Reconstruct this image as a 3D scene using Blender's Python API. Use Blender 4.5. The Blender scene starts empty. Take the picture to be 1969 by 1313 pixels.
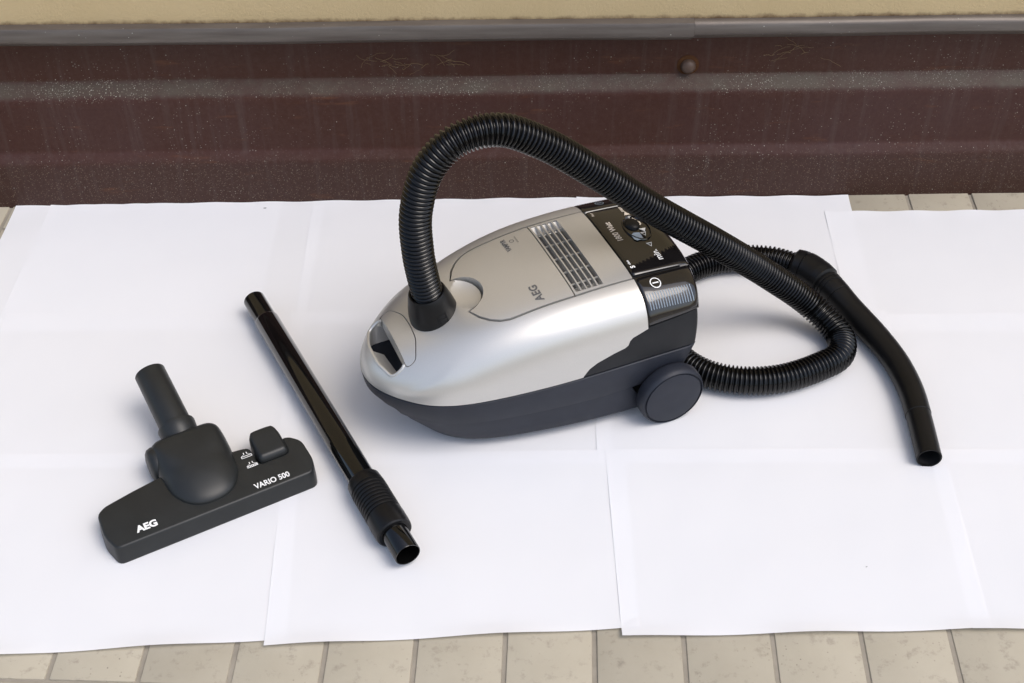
import bpy, bmesh, math, random
import numpy as np
from mathutils import Vector, Matrix
from mathutils.bvhtree import BVHTree
R = math.radians
scene = bpy.context.scene
COL = scene.collection
random.seed(7)

# ------------------------------------------------------------------ camera, sky, sun, exposure
cam = bpy.data.cameras.new("camera")
cam.sensor_width = 36.0
cam.lens = 36.0 * 2637.0 / 1969.0
cam.clip_start = 0.05
cam.clip_end = 200.0
cam_o = bpy.data.objects.new("camera", cam)
COL.objects.link(cam_o)
cam_o.location = (0, 0, 1.287)
cam_o.rotation_euler = (R(90 - 42.3), 0, 0)
scene.camera = cam_o

SUN_EL, SUN_AZ = R(60), R(120)          # azimuth measured clockwise from +Y (seen from above)
world = bpy.data.worlds.new("World")
scene.world = world
world.use_nodes = True
wn = world.node_tree.nodes
wl = world.node_tree.links
sky = wn.new("ShaderNodeTexSky")
sky.sky_type = 'NISHITA'
sky.sun_disc = False
sky.sun_elevation = SUN_EL
sky.sun_rotation = SUN_AZ
sky.air_density = 1.0
sky.dust_density = 3.0
sky.ozone_density = 1.0
hs = wn.new("ShaderNodeHueSaturation")
hs.inputs["Saturation"].default_value = 0.85
wl.new(sky.outputs[0], hs.inputs["Color"])
wl.new(hs.outputs[0], wn["Background"].inputs[0])
wn["Background"].inputs[1].default_value = 0.15

sun = bpy.data.lights.new("sun", 'SUN')
sun.energy = 0.7
sun.angle = R(32)
sun.color = (1.0, 0.97, 0.935)
sun_o = bpy.data.objects.new("sun", sun)
COL.objects.link(sun_o)
sd = Vector((math.sin(SUN_AZ) * math.cos(SUN_EL), math.cos(SUN_AZ) * math.cos(SUN_EL), math.sin(SUN_EL)))
sun_o.rotation_euler = sd.to_track_quat('Z', 'Y').to_euler()
sun_o.location = sd * 5

vs = scene.view_settings
vs.view_transform = 'Standard'
vs.look = 'None'
vs.exposure = 0.66
vs.gamma = 1.0
vs.use_curve_mapping = False

# ------------------------------------------------------------------ helpers
def link(o, parent=None):
    COL.objects.link(o)
    if parent is not None:
        o.parent = parent
    return o

def tag(o, label=None, cat=None, group=None, kind=None):
    if label: o["label"] = label
    if cat: o["category"] = cat
    if group: o["group"] = group
    if kind: o["kind"] = kind
    return o

def empty(name, loc, rz=0.0):
    o = bpy.data.objects.new(name, None)
    o.empty_display_size = 0.02
    o.location = loc
    o.rotation_euler = (0, 0, rz)
    return link(o)

def mesh_obj(name, verts, faces, mat, parent=None, smooth=35):
    me = bpy.data.meshes.new(name)
    me.from_pydata([tuple(v) for v in verts], [], faces)
    me.validate()
    bm = bmesh.new(); bm.from_mesh(me)
    bmesh.ops.recalc_face_normals(bm, faces=bm.faces)
    bm.to_mesh(me); bm.free()
    if smooth is not None:
        me.shade_smooth()
        me.set_sharp_from_angle(angle=R(smooth))
    o = bpy.data.objects.new(name, me)
    if mat: me.materials.append(mat)
    return link(o, parent)

def bm_obj(name, bm, mat, parent=None, smooth=35):
    bmesh.ops.recalc_face_normals(bm, faces=bm.faces)
    me = bpy.data.meshes.new(name)
    bm.to_mesh(me); bm.free()
    if smooth is not None:
        me.shade_smooth()
        me.set_sharp_from_angle(angle=R(smooth))
    if mat: me.materials.append(mat)
    return link(bpy.data.objects.new(name, me), parent)

def prism(poly, z0, z1):
    """closed prism from a 2-D polygon (x, y); z0/z1 numbers"""
    n = len(poly)
    v = [(x, y, z0) for x, y in poly] + [(x, y, z1) for x, y in poly]
    f = [tuple(range(n - 1, -1, -1)), tuple(range(n, 2 * n))]
    f += [(i, (i + 1) % n, n + (i + 1) % n, n + i) for i in range(n)]
    return v, f

def box(x0, x1, y0, y1, z0, z1):
    return prism([(x0, y0), (x1, y0), (x1, y1), (x0, y1)], z0, z1)

def bevel(o, w, seg=3, angle=30):
    m = o.modifiers.new("bevel", 'BEVEL')
    m.width = w; m.segments = seg; m.limit_method = 'ANGLE'; m.angle_limit = R(angle)
    bake(o)

def bake(o, smooth=35):
    dg = bpy.context.evaluated_depsgraph_get()
    dg.update()
    me = bpy.data.meshes.new_from_object(o.evaluated_get(dg))
    o.modifiers.clear()
    o.data = me
    me.shade_smooth()
    me.set_sharp_from_angle(angle=R(smooth))

def boolean(o, cutters, op='DIFFERENCE', self_=False):
    """cutters: list of (verts, faces) solids"""
    tmp = []
    for v, f in cutters:
        c = mesh_obj("cutter", v, f, None, o.parent, smooth=None)
        tmp.append(c)
        m = o.modifiers.new("b", 'BOOLEAN')
        m.operation = op; m.object = c; m.solver = 'EXACT'; m.use_self = self_
    bake(o)
    for c in tmp:
        me = c.data
        bpy.data.objects.remove(c); bpy.data.meshes.remove(me)

def spline(pts, closed=False, per=16):
    """centripetal Catmull-Rom through points -> dense list of Vectors"""
    P = [Vector(p) for p in pts]
    n = len(P); out = []
    rng = n if closed else n - 1
    for i in range(rng):
        if closed:
            p0, p1, p2, p3 = P[(i - 1) % n], P[i], P[(i + 1) % n], P[(i + 2) % n]
        else:
            p1, p2 = P[i], P[i + 1]
            p0 = P[i - 1] if i > 0 else p1 * 2 - p2
            p3 = P[i + 2] if i + 2 < n else p2 * 2 - p1
        t0 = 0; t1 = t0 + max((p1 - p0).length, 1e-6) ** .5
        t2 = t1 + max((p2 - p1).length, 1e-6) ** .5; t3 = t2 + max((p3 - p2).length, 1e-6) ** .5
        for k in range(per):
            t = t1 + (t2 - t1) * k / per
            A1 = p0 * ((t1 - t) / (t1 - t0)) + p1 * ((t - t0) / (t1 - t0))
            A2 = p1 * ((t2 - t) / (t2 - t1)) + p2 * ((t - t1) / (t2 - t1))
            A3 = p2 * ((t3 - t) / (t3 - t2)) + p3 * ((t - t2) / (t3 - t2))
            B1 = A1 * ((t2 - t) / (t2 - t0)) + A2 * ((t - t0) / (t2 - t0))
            B2 = A2 * ((t3 - t) / (t3 - t1)) + A3 * ((t - t1) / (t3 - t1))
            out.append(B1 * ((t2 - t) / (t2 - t1)) + B2 * ((t - t1) / (t2 - t1)))
    if not closed: out.append(P[-1])
    return out

def resample(pl, d):
    pl = [Vector(p) for p in pl]
    L = [0]
    for i in range(1, len(pl)): L.append(L[-1] + (pl[i] - pl[i - 1]).length)
    n = max(2, int(round(L[-1] / d))); out = []; j = 0
    for k in range(n + 1):
        s = L[-1] * k / n
        while j < len(L) - 2 and L[j + 1] < s: j += 1
        f = (s - L[j]) / max(L[j + 1] - L[j], 1e-9)
        out.append(pl[j].lerp(pl[j + 1], f))
    return out, L[-1]

def sweep(path, radii, seg=28, cap0=True, cap1=True, squash=None):
    """tube along path (list of Vector) with a radius per point; parallel transport frame"""
    V, Fc = [], []
    n = len(path)
    T = [(path[min(i + 1, n - 1)] - path[max(i - 1, 0)]).normalized() for i in range(n)]
    # zero-length steps (radius jumps) inherit the neighbour tangent
    for i in range(n):
        if T[i].length < .5: T[i] = T[i - 1] if i else T[i + 1]
    ref = Vector((0, 0, 1)) if abs(T[0].z) < .9 else Vector((0, 1, 0))
    N = (ref - T[0] * ref.dot(T[0])).normalized()
    for i in range(n):
        N = (N - T[i] * N.dot(T[i])).normalized()
        B = T[i].cross(N)
        for k in range(seg):
            a = 2 * math.pi * k / seg
            V.append(path[i] + (N * math.cos(a) + B * math.sin(a)) * radii[i])
    for i in range(n - 1):
        for k in range(seg):
            k2 = (k + 1) % seg
            Fc.append((i * seg + k, i * seg + k2, (i + 1) * seg + k2, (i + 1) * seg + k))
    if cap0: Fc.append(tuple(range(seg - 1, -1, -1)))
    if cap1: Fc.append(tuple(range((n - 1) * seg, n * seg)))
    return V, Fc

def lathe(p0, p1, prof, seg=48, cap0=False, cap1=False):
    """prof: list of (t along p0->p1 in metres, radius)"""
    p0 = Vector(p0); d = (Vector(p1) - p0).normalized()
    ref = Vector((0, 0, 1)) if abs(d.z) < .9 else Vector((1, 0, 0))
    N = (ref - d * ref.dot(d)).normalized(); B = d.cross(N)
    V, Fc = [], []
    for t, r in prof:
        for k in range(seg):
            a = 2 * math.pi * k / seg
            V.append(p0 + d * t + (N * math.cos(a) + B * math.sin(a)) * max(r, 1e-5))
    n = len(prof)
    for i in range(n - 1):
        for k in range(seg):
            k2 = (k + 1) % seg
            Fc.append((i * seg + k, i * seg + k2, (i + 1) * seg + k2, (i + 1) * seg + k))
    if cap0: Fc.append(tuple(range(seg - 1, -1, -1)))
    if cap1: Fc.append(tuple(range((n - 1) * seg, n * seg)))
    return V, Fc

def rounded(poly, r, seg=5):
    """round the corners of a 2-D polygon"""
    out = []; n = len(poly)
    for i in range(n):
        a, b, c = Vector(poly[i - 1]), Vector(poly[i]), Vector(poly[(i + 1) % n])
        rr = min(r, (a - b).length * .45, (c - b).length * .45)
        p, q = b + (a - b).normalized() * rr, b + (c - b).normalized() * rr
        for k in range(seg + 1):
            t = k / seg
            w = p * (1 - t) ** 2 + b * 2 * t * (1 - t) + q * t * t
            out.append((w.x, w.y))
    return out

def offset_poly(poly, d):
    n = len(poly); out = []
    area = sum(poly[i][0] * poly[(i + 1) % n][1] - poly[(i + 1) % n][0] * poly[i][1] for i in range(n))
    sg = 1 if area > 0 else -1
    for i in range(n):
        a, b, c = Vector(poly[i - 1]), Vector(poly[i]), Vector(poly[(i + 1) % n])
        e = (b - a).normalized() + (c - b).normalized()
        e = e.normalized() if e.length > 1e-6 else (c - b).normalized()
        out.append((b.x + e.y * d * sg, b.y - e.x * d * sg))
    return out

class Cubic:
    """natural cubic spline"""
    def __init__(s, x, y):
        x = np.array(x, float); y = np.array(y, float); n = len(x); h = np.diff(x)
        A = np.zeros((n, n)); b = np.zeros(n); A[0, 0] = A[-1, -1] = 1
        for i in range(1, n - 1):
            A[i, i - 1] = h[i - 1]; A[i, i] = 2 * (h[i - 1] + h[i]); A[i, i + 1] = h[i]
            b[i] = 3 * ((y[i + 1] - y[i]) / h[i] - (y[i] - y[i - 1]) / h[i - 1])
        c = np.linalg.solve(A, b)
        s.x, s.y, s.h, s.c = x, y, h, c
    def __call__(s, q):
        q = min(max(q, s.x[0]), s.x[-1])
        i = int(min(max(np.searchsorted(s.x, q) - 1, 0), len(s.x) - 2)); d = q - s.x[i]
        c0, c1, h = s.c[i], s.c[i + 1], s.h[i]
        b = (s.y[i + 1] - s.y[i]) / h - h * (2 * c0 + c1) / 3
        return float(s.y[i] + b * d + c0 * d * d + (c1 - c0) / (3 * h) * d ** 3)

def sstep(a, b, x):
    t = min(max((x - a) / (b - a), 0), 1)
    return t * t * (3 - 2 * t)

# ------------------------------------------------------------------ materials
def mat(name):
    m = bpy.data.materials.new(name); m.use_nodes = True
    return m, m.node_tree.nodes, m.node_tree.links, m.node_tree.nodes["Principled BSDF"]

def coords(nn, ll, scale=1.0, kind="Object"):
    tc = nn.new("ShaderNodeTexCoord"); mp = nn.new("ShaderNodeMapping")
    if isinstance(scale, (int, float)): scale = (scale,) * 3
    mp.inputs["Scale"].default_value = scale
    ll.new(tc.outputs[kind], mp.inputs[0])
    return mp.outputs[0]

def noise(nn, ll, co, scale, detail=4, rough=.55):
    t = nn.new("ShaderNodeTexNoise"); t.inputs["Scale"].default_value = scale
    t.inputs["Detail"].default_value = detail; t.inputs["Roughness"].default_value = rough
    ll.new(co, t.inputs["Vector"]); return t.outputs[0]

def ramp(nn, ll, f, a, b, ca=(0, 0, 0, 1), cb=(1, 1, 1, 1)):
    r = nn.new("ShaderNodeValToRGB"); e = r.color_ramp.elements
    e[0].position = a; e[1].position = b; e[0].color = ca; e[1].color = cb
    ll.new(f, r.inputs[0]); return r.outputs[0]

def mix(nn, ll, f, a, b):
    m = nn.new("ShaderNodeMix"); m.data_type = 'RGBA'
    for sock, v in ((m.inputs[0], f), (m.inputs[6], a), (m.inputs[7], b)):
        if hasattr(v, "is_linked"): ll.new(v, sock)
        else: sock.default_value = v
    return m.outputs[2]

def bump(nn, ll, h, strength, dist, bsdf):
    b = nn.new("ShaderNodeBump"); b.inputs["Strength"].default_value = strength
    b.inputs["Distance"].default_value = dist
    ll.new(h, b.inputs["Height"]); ll.new(b.outputs[0], bsdf.inputs["Normal"]); return b

def plastic(name, col, rough, spec=.5, grain=0.0, coat=0.0, gscale=2500, dust=0.04):
    m, nn, ll, p = mat(name)
    p.inputs["Base Color"].default_value = (*col, 1)
    p.inputs["Roughness"].default_value = rough
    p.inputs["Specular IOR Level"].default_value = spec
    p.inputs["Coat Weight"].default_value = coat
    p.inputs["Coat Roughness"].default_value = .06
    co = coords(nn, ll)
    if dust:
        f = ramp(nn, ll, noise(nn, ll, co, 35, 6, .65), .35, .75)
        c = mix(nn, ll, f, (*[x * .88 for x in col], 1), (*[min(1, x * 1.12 + dust * .02) for x in col], 1))
        ll.new(c, p.inputs["Base Color"])
        mr = nn.new("ShaderNodeMapRange"); mr.inputs[3].default_value = rough * .9; mr.inputs[4].default_value = min(1, rough * 1.12)
        ll.new(noise(nn, ll, co, 60, 5), mr.inputs[0]); ll.new(mr.outputs[0], p.inputs["Roughness"])
    if grain:
        bump(nn, ll, noise(nn, ll, co, gscale, 2), grain, .0004, p)
    return m

def flat(name, col, rough=.5, metal=0.0):
    m, nn, ll, p = mat(name)
    p.inputs["Base Color"].default_value = (*col, 1)
    p.inputs["Roughness"].default_value = rough
    p.inputs["Metallic"].default_value = metal
    return m

def make_silver():
    m, nn, ll, p = mat("silver_paint")
    co = coords(nn, ll)
    fl = noise(nn, ll, co, 1800, 2)
    c = mix(nn, ll, fl, (.53, .518, .488, 1), (.665, .648, .612, 1))
    ll.new(c, p.inputs["Base Color"])
    p.inputs["Metallic"].default_value = .64
    p.inputs["Roughness"].default_value = .39
    p.inputs["Coat Weight"].default_value = .15
    p.inputs["Coat Roughness"].default_value = .25
    bump(nn, ll, fl, .06, .0003, p)
    return m

def make_paper():
    m, nn, ll, p = mat("white_paper")
    out = nn["Material Output"]; nn.remove(p)
    co = coords(nn, ll)
    n1 = noise(nn, ll, co, 6, 3)
    c = mix(nn, ll, n1, (.845, .85, .865, 1), (.885, .885, .895, 1))
    d = nn.new("ShaderNodeBsdfDiffuse"); t = nn.new("ShaderNodeBsdfTranslucent"); mx = nn.new("ShaderNodeMixShader")
    ll.new(c, d.inputs[0]); ll.new(c, t.inputs[0])
    b = nn.new("ShaderNodeBump"); b.inputs["Strength"].default_value = .5; b.inputs["Distance"].default_value = .004
    ll.new(noise(nn, ll, co, 9, 2, .4), b.inputs["Height"])
    ll.new(b.outputs[0], d.inputs["Normal"])
    mx.inputs[0].default_value = .23
    ll.new(d.outputs[0], mx.inputs[1]); ll.new(t.outputs[0], mx.inputs[2]); ll.new(mx.outputs[0], out.inputs[0])
    return m

def make_tile():
    m, nn, ll, p = mat("beige_tile")
    co = coords(nn, ll)
    oi = nn.new("ShaderNodeObjectInfo")
    ad = nn.new("ShaderNodeVectorMath"); ad.operation = 'ADD'
    mu = nn.new("ShaderNodeVectorMath"); mu.operation = 'SCALE'; mu.inputs["Scale"].default_value = 1.0
    ll.new(oi.outputs["Location"], mu.inputs[0]); ll.new(co, ad.inputs[0]); ll.new(mu.outputs[0], ad.inputs[1]); co = ad.outputs[0]
    base = mix(nn, ll, noise(nn, ll, co, 14, 5), (.345, .305, .228, 1), (.435, .392, .305, 1))
    st = ramp(nn, ll, noise(nn, ll, co, 55, 6, .7), .55, .72)
    c = mix(nn, ll, st, base, (.27, .235, .18, 1))
    v = nn.new("ShaderNodeTexVoronoi"); v.inputs["Scale"].default_value = 130; ll.new(co, v.inputs["Vector"])
    sp = ramp(nn, ll, v.outputs["Distance"], .07, .14, (1, 1, 1, 1), (0, 0, 0, 1))
    k = nn.new("ShaderNodeMath"); k.operation = 'MULTIPLY'
    ll.new(sp, k.inputs[0]); ll.new(ramp(nn, ll, noise(nn, ll, co, 12, 2), .5, .65), k.inputs[1])
    c = mix(nn, ll, k.outputs[0], c, (.16, .14, .11, 1))
    rv = nn.new("ShaderNodeHueSaturation")
    mr = nn.new("ShaderNodeMapRange"); mr.inputs[3].default_value = .86; mr.inputs[4].default_value = 1.1
    ll.new(oi.outputs["Random"], mr.inputs[0]); ll.new(mr.outputs[0], rv.inputs["Value"]); ll.new(c, rv.inputs["Color"])
    ll.new(rv.outputs[0], p.inputs["Base Color"])
    p.inputs["Roughness"].default_value = .75
    bump(nn, ll, noise(nn, ll, co, 90, 6), .35, .0015, p)
    return m

def make_brown():
    m, nn, ll, p = mat("brown_paint")
    co = coords(nn, ll)
    sx = nn.new("ShaderNodeSeparateXYZ"); ll.new(co, sx.inputs[0])
    def math_(op, a, b=0.0, c=0.0):
        k = nn.new("ShaderNodeMath"); k.operation = op
        for i_, v in enumerate((a, b, c)):
            if hasattr(v, "is_linked"): ll.new(v, k.inputs[i_])
            else: k.inputs[i_].default_value = v
        return k.outputs[0]
    def band(z0, z1, soft, amp, sc):
        """1 between two heights, with a ragged noisy border"""
        zz = math_('MULTIPLY_ADD', math_('SUBTRACT', noise(nn, ll, co, sc, 6, .7), .5), amp, sx.outputs[2])
        up = nn.new("ShaderNodeMapRange"); up.inputs[1].default_value = z0 - soft; up.inputs[2].default_value = z0 + soft; ll.new(zz, up.inputs[0])
        dn = nn.new("ShaderNodeMapRange"); dn.inputs[1].default_value = z1 - soft; dn.inputs[2].default_value = z1 + soft; dn.inputs[3].default_value = 1; dn.inputs[4].default_value = 0; ll.new(zz, dn.inputs[0])
        return math_('MULTIPLY', up.outputs[0], dn.outputs[0])
    def specks(scale, lo, hi, mask):
        v = nn.new("ShaderNodeTexVoronoi"); v.inputs["Scale"].default_value = scale; v.inputs["Randomness"].default_value = 1
        ll.new(co, v.inputs["Vector"])
        rs = nn.new("ShaderNodeSeparateColor"); ll.new(v.outputs["Color"], rs.inputs[0])
        sp = ramp(nn, ll, math_('DIVIDE', v.outputs["Distance"], math_('MULTIPLY_ADD', rs.outputs[0], 1.6, .35)), lo, hi, (1, 1, 1, 1), (0, 0, 0, 1))
        return math_('MULTIPLY', sp, mask)
    big = ramp(nn, ll, noise(nn, ll, co, 3.2, 5, .6), .35, .68)
    c = mix(nn, ll, big, (.044, .0125, .0058, 1), (.050, .0190, .0155, 1))
    c = mix(nn, ll, math_('MULTIPLY', band(.205, .4, .004, .02, 14), .55), c, (.050, .0170, .0075, 1))       # redder above the ledge
    c = mix(nn, ll, math_('MULTIPLY', band(-.1, .078, .010, .05, 20), .6), c, (.040, .0190, .0130, 1))           # splash zone, dull
    fine = ramp(nn, ll, noise(nn, ll, co, 140, 6, .75), .42, .72)
    c = mix(nn, ll, math_('MULTIPLY', fine, .35), c, (.080, .040, .029, 1))
    st = ramp(nn, ll, noise(nn, ll, coords(nn, ll, (75, 75, 4)), 1.0, 5, .65), .52, .80)
    c = mix(nn, ll, math_('MULTIPLY', st, .35), c, (.10, .075, .066, 1))                                       # run marks
    rub = ramp(nn, ll, noise(nn, ll, coords(nn, ll, (9, 9, 55)), 1.0, 5, .7), .60, .74)
    c = mix(nn, ll, math_('MULTIPLY', rub, .5), c, (.125, .046, .016, 1))                                      # rust bloom
    dust = math_('MULTIPLY', band(.1885, .2055, .0035, .012, 60), ramp(nn, ll, noise(nn, ll, co, 11, 6, .7), .25, .60))
    c = mix(nn, ll, math_('MULTIPLY', dust, .75), c, (.072, .060, .043, 1))
    lw = ramp(nn, ll, noise(nn, ll, co, 5.5, 4, .7), .45, .66)
    cov_l = math_('MULTIPLY', band(.184, .207, .004, .02, 40), ramp(nn, ll, noise(nn, ll, co, 9, 4, .7), .38, .62))
    c = mix(nn, ll, specks(420, .10, .17, cov_l), c, (.36, .34, .27, 1))
    c = mix(nn, ll, specks(190, .05, .085, math_('MULTIPLY', cov_l, .9)), c, (.48, .47, .40, 1))
    low = math_('MULTIPLY', band(-.1, .080, .01, .03, 20), .55)
    c = mix(nn, ll, specks(400, .12, .20, low), c, (.22, .165, .12, 1))
    c = mix(nn, ll, specks(230, .07, .11, math_('MULTIPLY', lw, .8)), c, (.34, .32, .27, 1))
    c = mix(nn, ll, specks(95, .026, .042, .8), c, (.45, .43, .37, 1))
    ll.new(c, p.inputs["Base Color"])
    p.inputs["Roughness"].default_value = .55
    p.inputs["Specular IOR Level"].default_value = .3
    bump(nn, ll, noise(nn, ll, co, 110, 6, .65), .35, .0014, p)
    return m

def make_plaster():
    m, nn, ll, p = mat("ochre_plaster")
    co = coords(nn, ll)
    c = mix(nn, ll, noise(nn, ll, co, 7, 6), (.48, .36, .185, 1), (.58, .45, .255, 1))
    # grime collecting along the lower rim
    sx = nn.new("ShaderNodeSeparateXYZ"); tc = nn.new("ShaderNodeTexCoord"); ll.new(tc.outputs["Object"], sx.inputs[0])
    mr = nn.new("ShaderNodeMapRange"); mr.inputs[1].default_value = .298; mr.inputs[2].default_value = .318; mr.inputs[3].default_value = 1; mr.inputs[4].default_value = 0
    ll.new(sx.outputs[2], mr.inputs[0])
    ad = nn.new("ShaderNodeMath"); ad.operation = 'MULTIPLY_ADD'; ad.inputs[1].default_value = .9; ad.inputs[2].default_value = -.42
    ll.new(noise(nn, ll, co, 45, 6, .7), ad.inputs[0])
    a2 = nn.new("ShaderNodeMath"); a2.operation = 'ADD'; ll.new(mr.outputs[0], a2.inputs[0]); ll.new(ad.outputs[0], a2.inputs[1])
    c = mix(nn, ll, ramp(nn, ll, a2.outputs[0], .35, .75), c, (.13, .075, .035, 1))
    ll.new(c, p.inputs["Base Color"]); p.inputs["Roughness"].default_value = .92
    bump(nn, ll, noise(nn, ll, co, 220, 6, .7), .5, .002, p)
    return m

def make_strip():
    m, nn, ll, p = mat("weathered_grey_metal")
    co = coords(nn, ll)
    c = mix(nn, ll, noise(nn, ll, coords(nn, ll, (8, 60, 120)), 1, 5), (.060, .044, .036, 1), (.185, .162, .140, 1))
    v = nn.new("ShaderNodeTexVoronoi"); v.inputs["Scale"].default_value = 110; ll.new(co, v.inputs["Vector"])
    sp = ramp(nn, ll, v.outputs["Distance"], .05, .1, (1, 1, 1, 1), (0, 0, 0, 1))
    k = nn.new("ShaderNodeMath"); k.operation = 'MULTIPLY'; ll.new(sp, k.inputs[0]); ll.new(ramp(nn, ll, noise(nn, ll, co, 10, 3), .5, .6), k.inputs[1])
    c = mix(nn, ll, k.outputs[0], c, (.6, .58, .52, 1))
    ll.new(c, p.inputs["Base Color"]); p.inputs["Metallic"].default_value = .35; p.inputs["Roughness"].default_value = .45
    bump(nn, ll, noise(nn, ll, co, 80, 5), .25, .001, p)
    return m

M = dict(
    silver=make_silver(), paper=make_paper(), tile=make_tile(), brown=make_brown(),
    plaster=make_plaster(), strip=make_strip(),
    grout=plastic("grout", (.30, .27, .22), .95, .2, .6, gscale=400),
    base=plastic("anthracite_plastic", (.0185, .0215, .031), .5, .34, .12, gscale=1600),
    housing=plastic("black_plastic", (.008, .009, .011), .42, .3, .10, gscale=1600),
    gloss=plastic("gloss_black", (.008, .007, .007), .07, .5, coat=.5),
    hose=plastic("hose_black", (.0028, .0028, .003), .16, .38),
    satin=plastic("satin_black", (.005, .005, .0055), .36, .28, .08, gscale=1600),
    nozzle=plastic("nozzle_black", (.0165, .0180, .0182), .40, .38, .12, gscale=1800),
    lacquer=plastic("lacquered_black_tube", (.003, .003, .003), .04, .4, coat=.25, dust=0),
    dark=flat("dark_void", (.006, .006, .007), .8),
    vent=flat("vent_dark", (.085, .085, .085), .7),
    white=flat("white_print", (.80, .80, .78), .6),
    cream=flat("cream_print", (.62, .55, .46), .6),
    grey=flat("grey_print", (.10, .10, .10), .5),
    blueg=flat("blue_grey_print", (.20, .25, .30), .5),
    chrome=flat("pale_blue_plate", (.46, .56, .66), .25),
    edge=flat("bare_steel_edge", (.55, .55, .55), .25, 1.0),
    straw=plastic("dry_straw", (.22, .145, .075), .8, .2),
    head=plastic("dull_bolt", (.085, .052, .036), .5, .4, .5, gscale=400),
    rust=plastic("rust", (.075, .030, .010), .85, .2, .5, gscale=500),
)

# ------------------------------------------------------------------ setting: floor with tiles
floor = mesh_obj("floor", [(-3, -1.5, -.0024), (3, -1.5, -.0024), (3, 2.2, -.0024), (-3, 2.2, -.0024)], [(0, 1, 2, 3)], M['grout'], smooth=None)
tag(floor, kind="structure")
TA = -R(1.97)                           # the joints lean this much against the camera axis
tv, tf = box(-.0474, .0474, -.0974, .0974, -.011, 0)
tile_me = None
tx, ty = Vector((math.cos(TA), math.sin(TA), 0)), Vector((-math.sin(TA), math.cos(TA), 0))
org = Vector((-.0100, .8440, 0))
for j in range(-2, 6):
    for i in range(-9, 10):
        c = org + tx * ((i + .5) * .1003) + ty * ((j + .5) * .2)
        if c.y > 1.86 or c.y < .62: continue
        if tile_me is None:
            t = mesh_obj("tile", tv, tf, M['tile'], floor, None)
            bevel(t, .0016, 2); tile_me = t.data
        else:
            t = link(bpy.data.objects.new("tile", tile_me), floor)
        t.location = (c.x, c.y, random.uniform(-.0006, .0004))
        t.rotation_euler = (random.uniform(-.004, .004), random.uniform(-.004, .004), TA + random.uniform(-.004, .004))

# ------------------------------------------------------------------ setting: wall
WA = math.atan2(1.7636 - 1.7279, .8104 + .8005)
wall = empty("building_wall", (0, 1.7457, 0), WA)
tag(wall, "ochre plaster house wall with a brown painted metal plinth below a grey capping strip", "wall")
def extrude_x(prof, x0, x1, step=.05):
    n = max(1, int((x1 - x0) / step)); V = []; Fc = []
    for i in range(n + 1):
        x = x0 + (x1 - x0) * i / n
        V += [(x, y, z) for y, z in prof]
    m = len(prof)
    for i in range(n):
        for k in range(m - 1):
            Fc.append((i * m + k, (i + 1) * m + k, (i + 1) * m + k + 1, i * m + k + 1))
    return V, Fc
X0, X1 = -1.9, 1.9
prof = [(.0, -.012), (0, .02), (0, .0740), (.0004, .0780), (.0022, .0815), (.0088, .0905), (.0104, .0935), (.0108, .0975), (.0085, .170), (.0085, .182), (.0096, .1870), (.0125, .1915), (.027, .2035), (.0292, .2060), (.030, .2095), (.030, .2660), (.030, .30)]
V, Fc = extrude_x(prof, X0, X1, .01)
rnd = random.Random(3)
off = [.0008 * math.sin(x * 3.1 + 1) + .0006 * math.sin(x * 11) for x in np.linspace(X0, X1, len(V) // len(prof))]
V = [(x, y + off[i // len(prof)] * (1 if .0 < z < .27 else 1), z) for i, (x, y, z) in enumerate(V)]
pl = mesh_obj("plinth_panel", V, Fc, M['brown'], wall, 25)
def strip(name, x0, x1, dz, h, out):
    pr = [(.028, .2655 + dz), (out + .002, .2815 + dz), (out, .284 + dz), (out - .0005, .2865 + dz), (out + .001, .290 + dz + h * .2), (out + .001, .298 + dz + h * .6),
          (out + .004, .3035 + dz + h), (out + .010, .3055 + dz + h), (.03, .3065 + dz + h)]
    V, Fc = extrude_x(pr, x0, x1, .02)
    V = [(x, y + .0006 * math.sin(x * 23), z + .0006 * math.sin(x * 9 + 2)) for x, y, z in V]
    return mesh_obj(name, V, Fc, M['strip'], wall, 40)
strip("capping_strip", X0, .262, 0, .0, .003)
strip("capping_strip", .2625, X1, .0022, -.0030, .0050)
V, Fc = extrude_x([(.018, .295), (.018, .32), (.018, 2.6), (.2, 2.6)], X0, X1, .1)
mesh_obj("plaster", V, Fc, M['plaster'], wall, None)
V, Fc = lathe((.262, .031, .2205), (.262, 0, .2205), [(-.004, .0165), (.0008, .0165), (.0016, .0140), (.003, .0116)], 28, True, False)
bo = mesh_obj("bolt", V, Fc, M['rust'], wall)
V, Fc = lathe((.262, .0282, .2205), (.262, 0, .2205), [(0, .0112), (.004, .0108), (.0075, .0085), (.0095, .0045), (.010, .0)], 28)
mesh_obj("bolt_head", V, Fc, M['head'], bo)

def to_wall(x, y, z):
    return wall.matrix_basis @ Vector((x, y, z))

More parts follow.
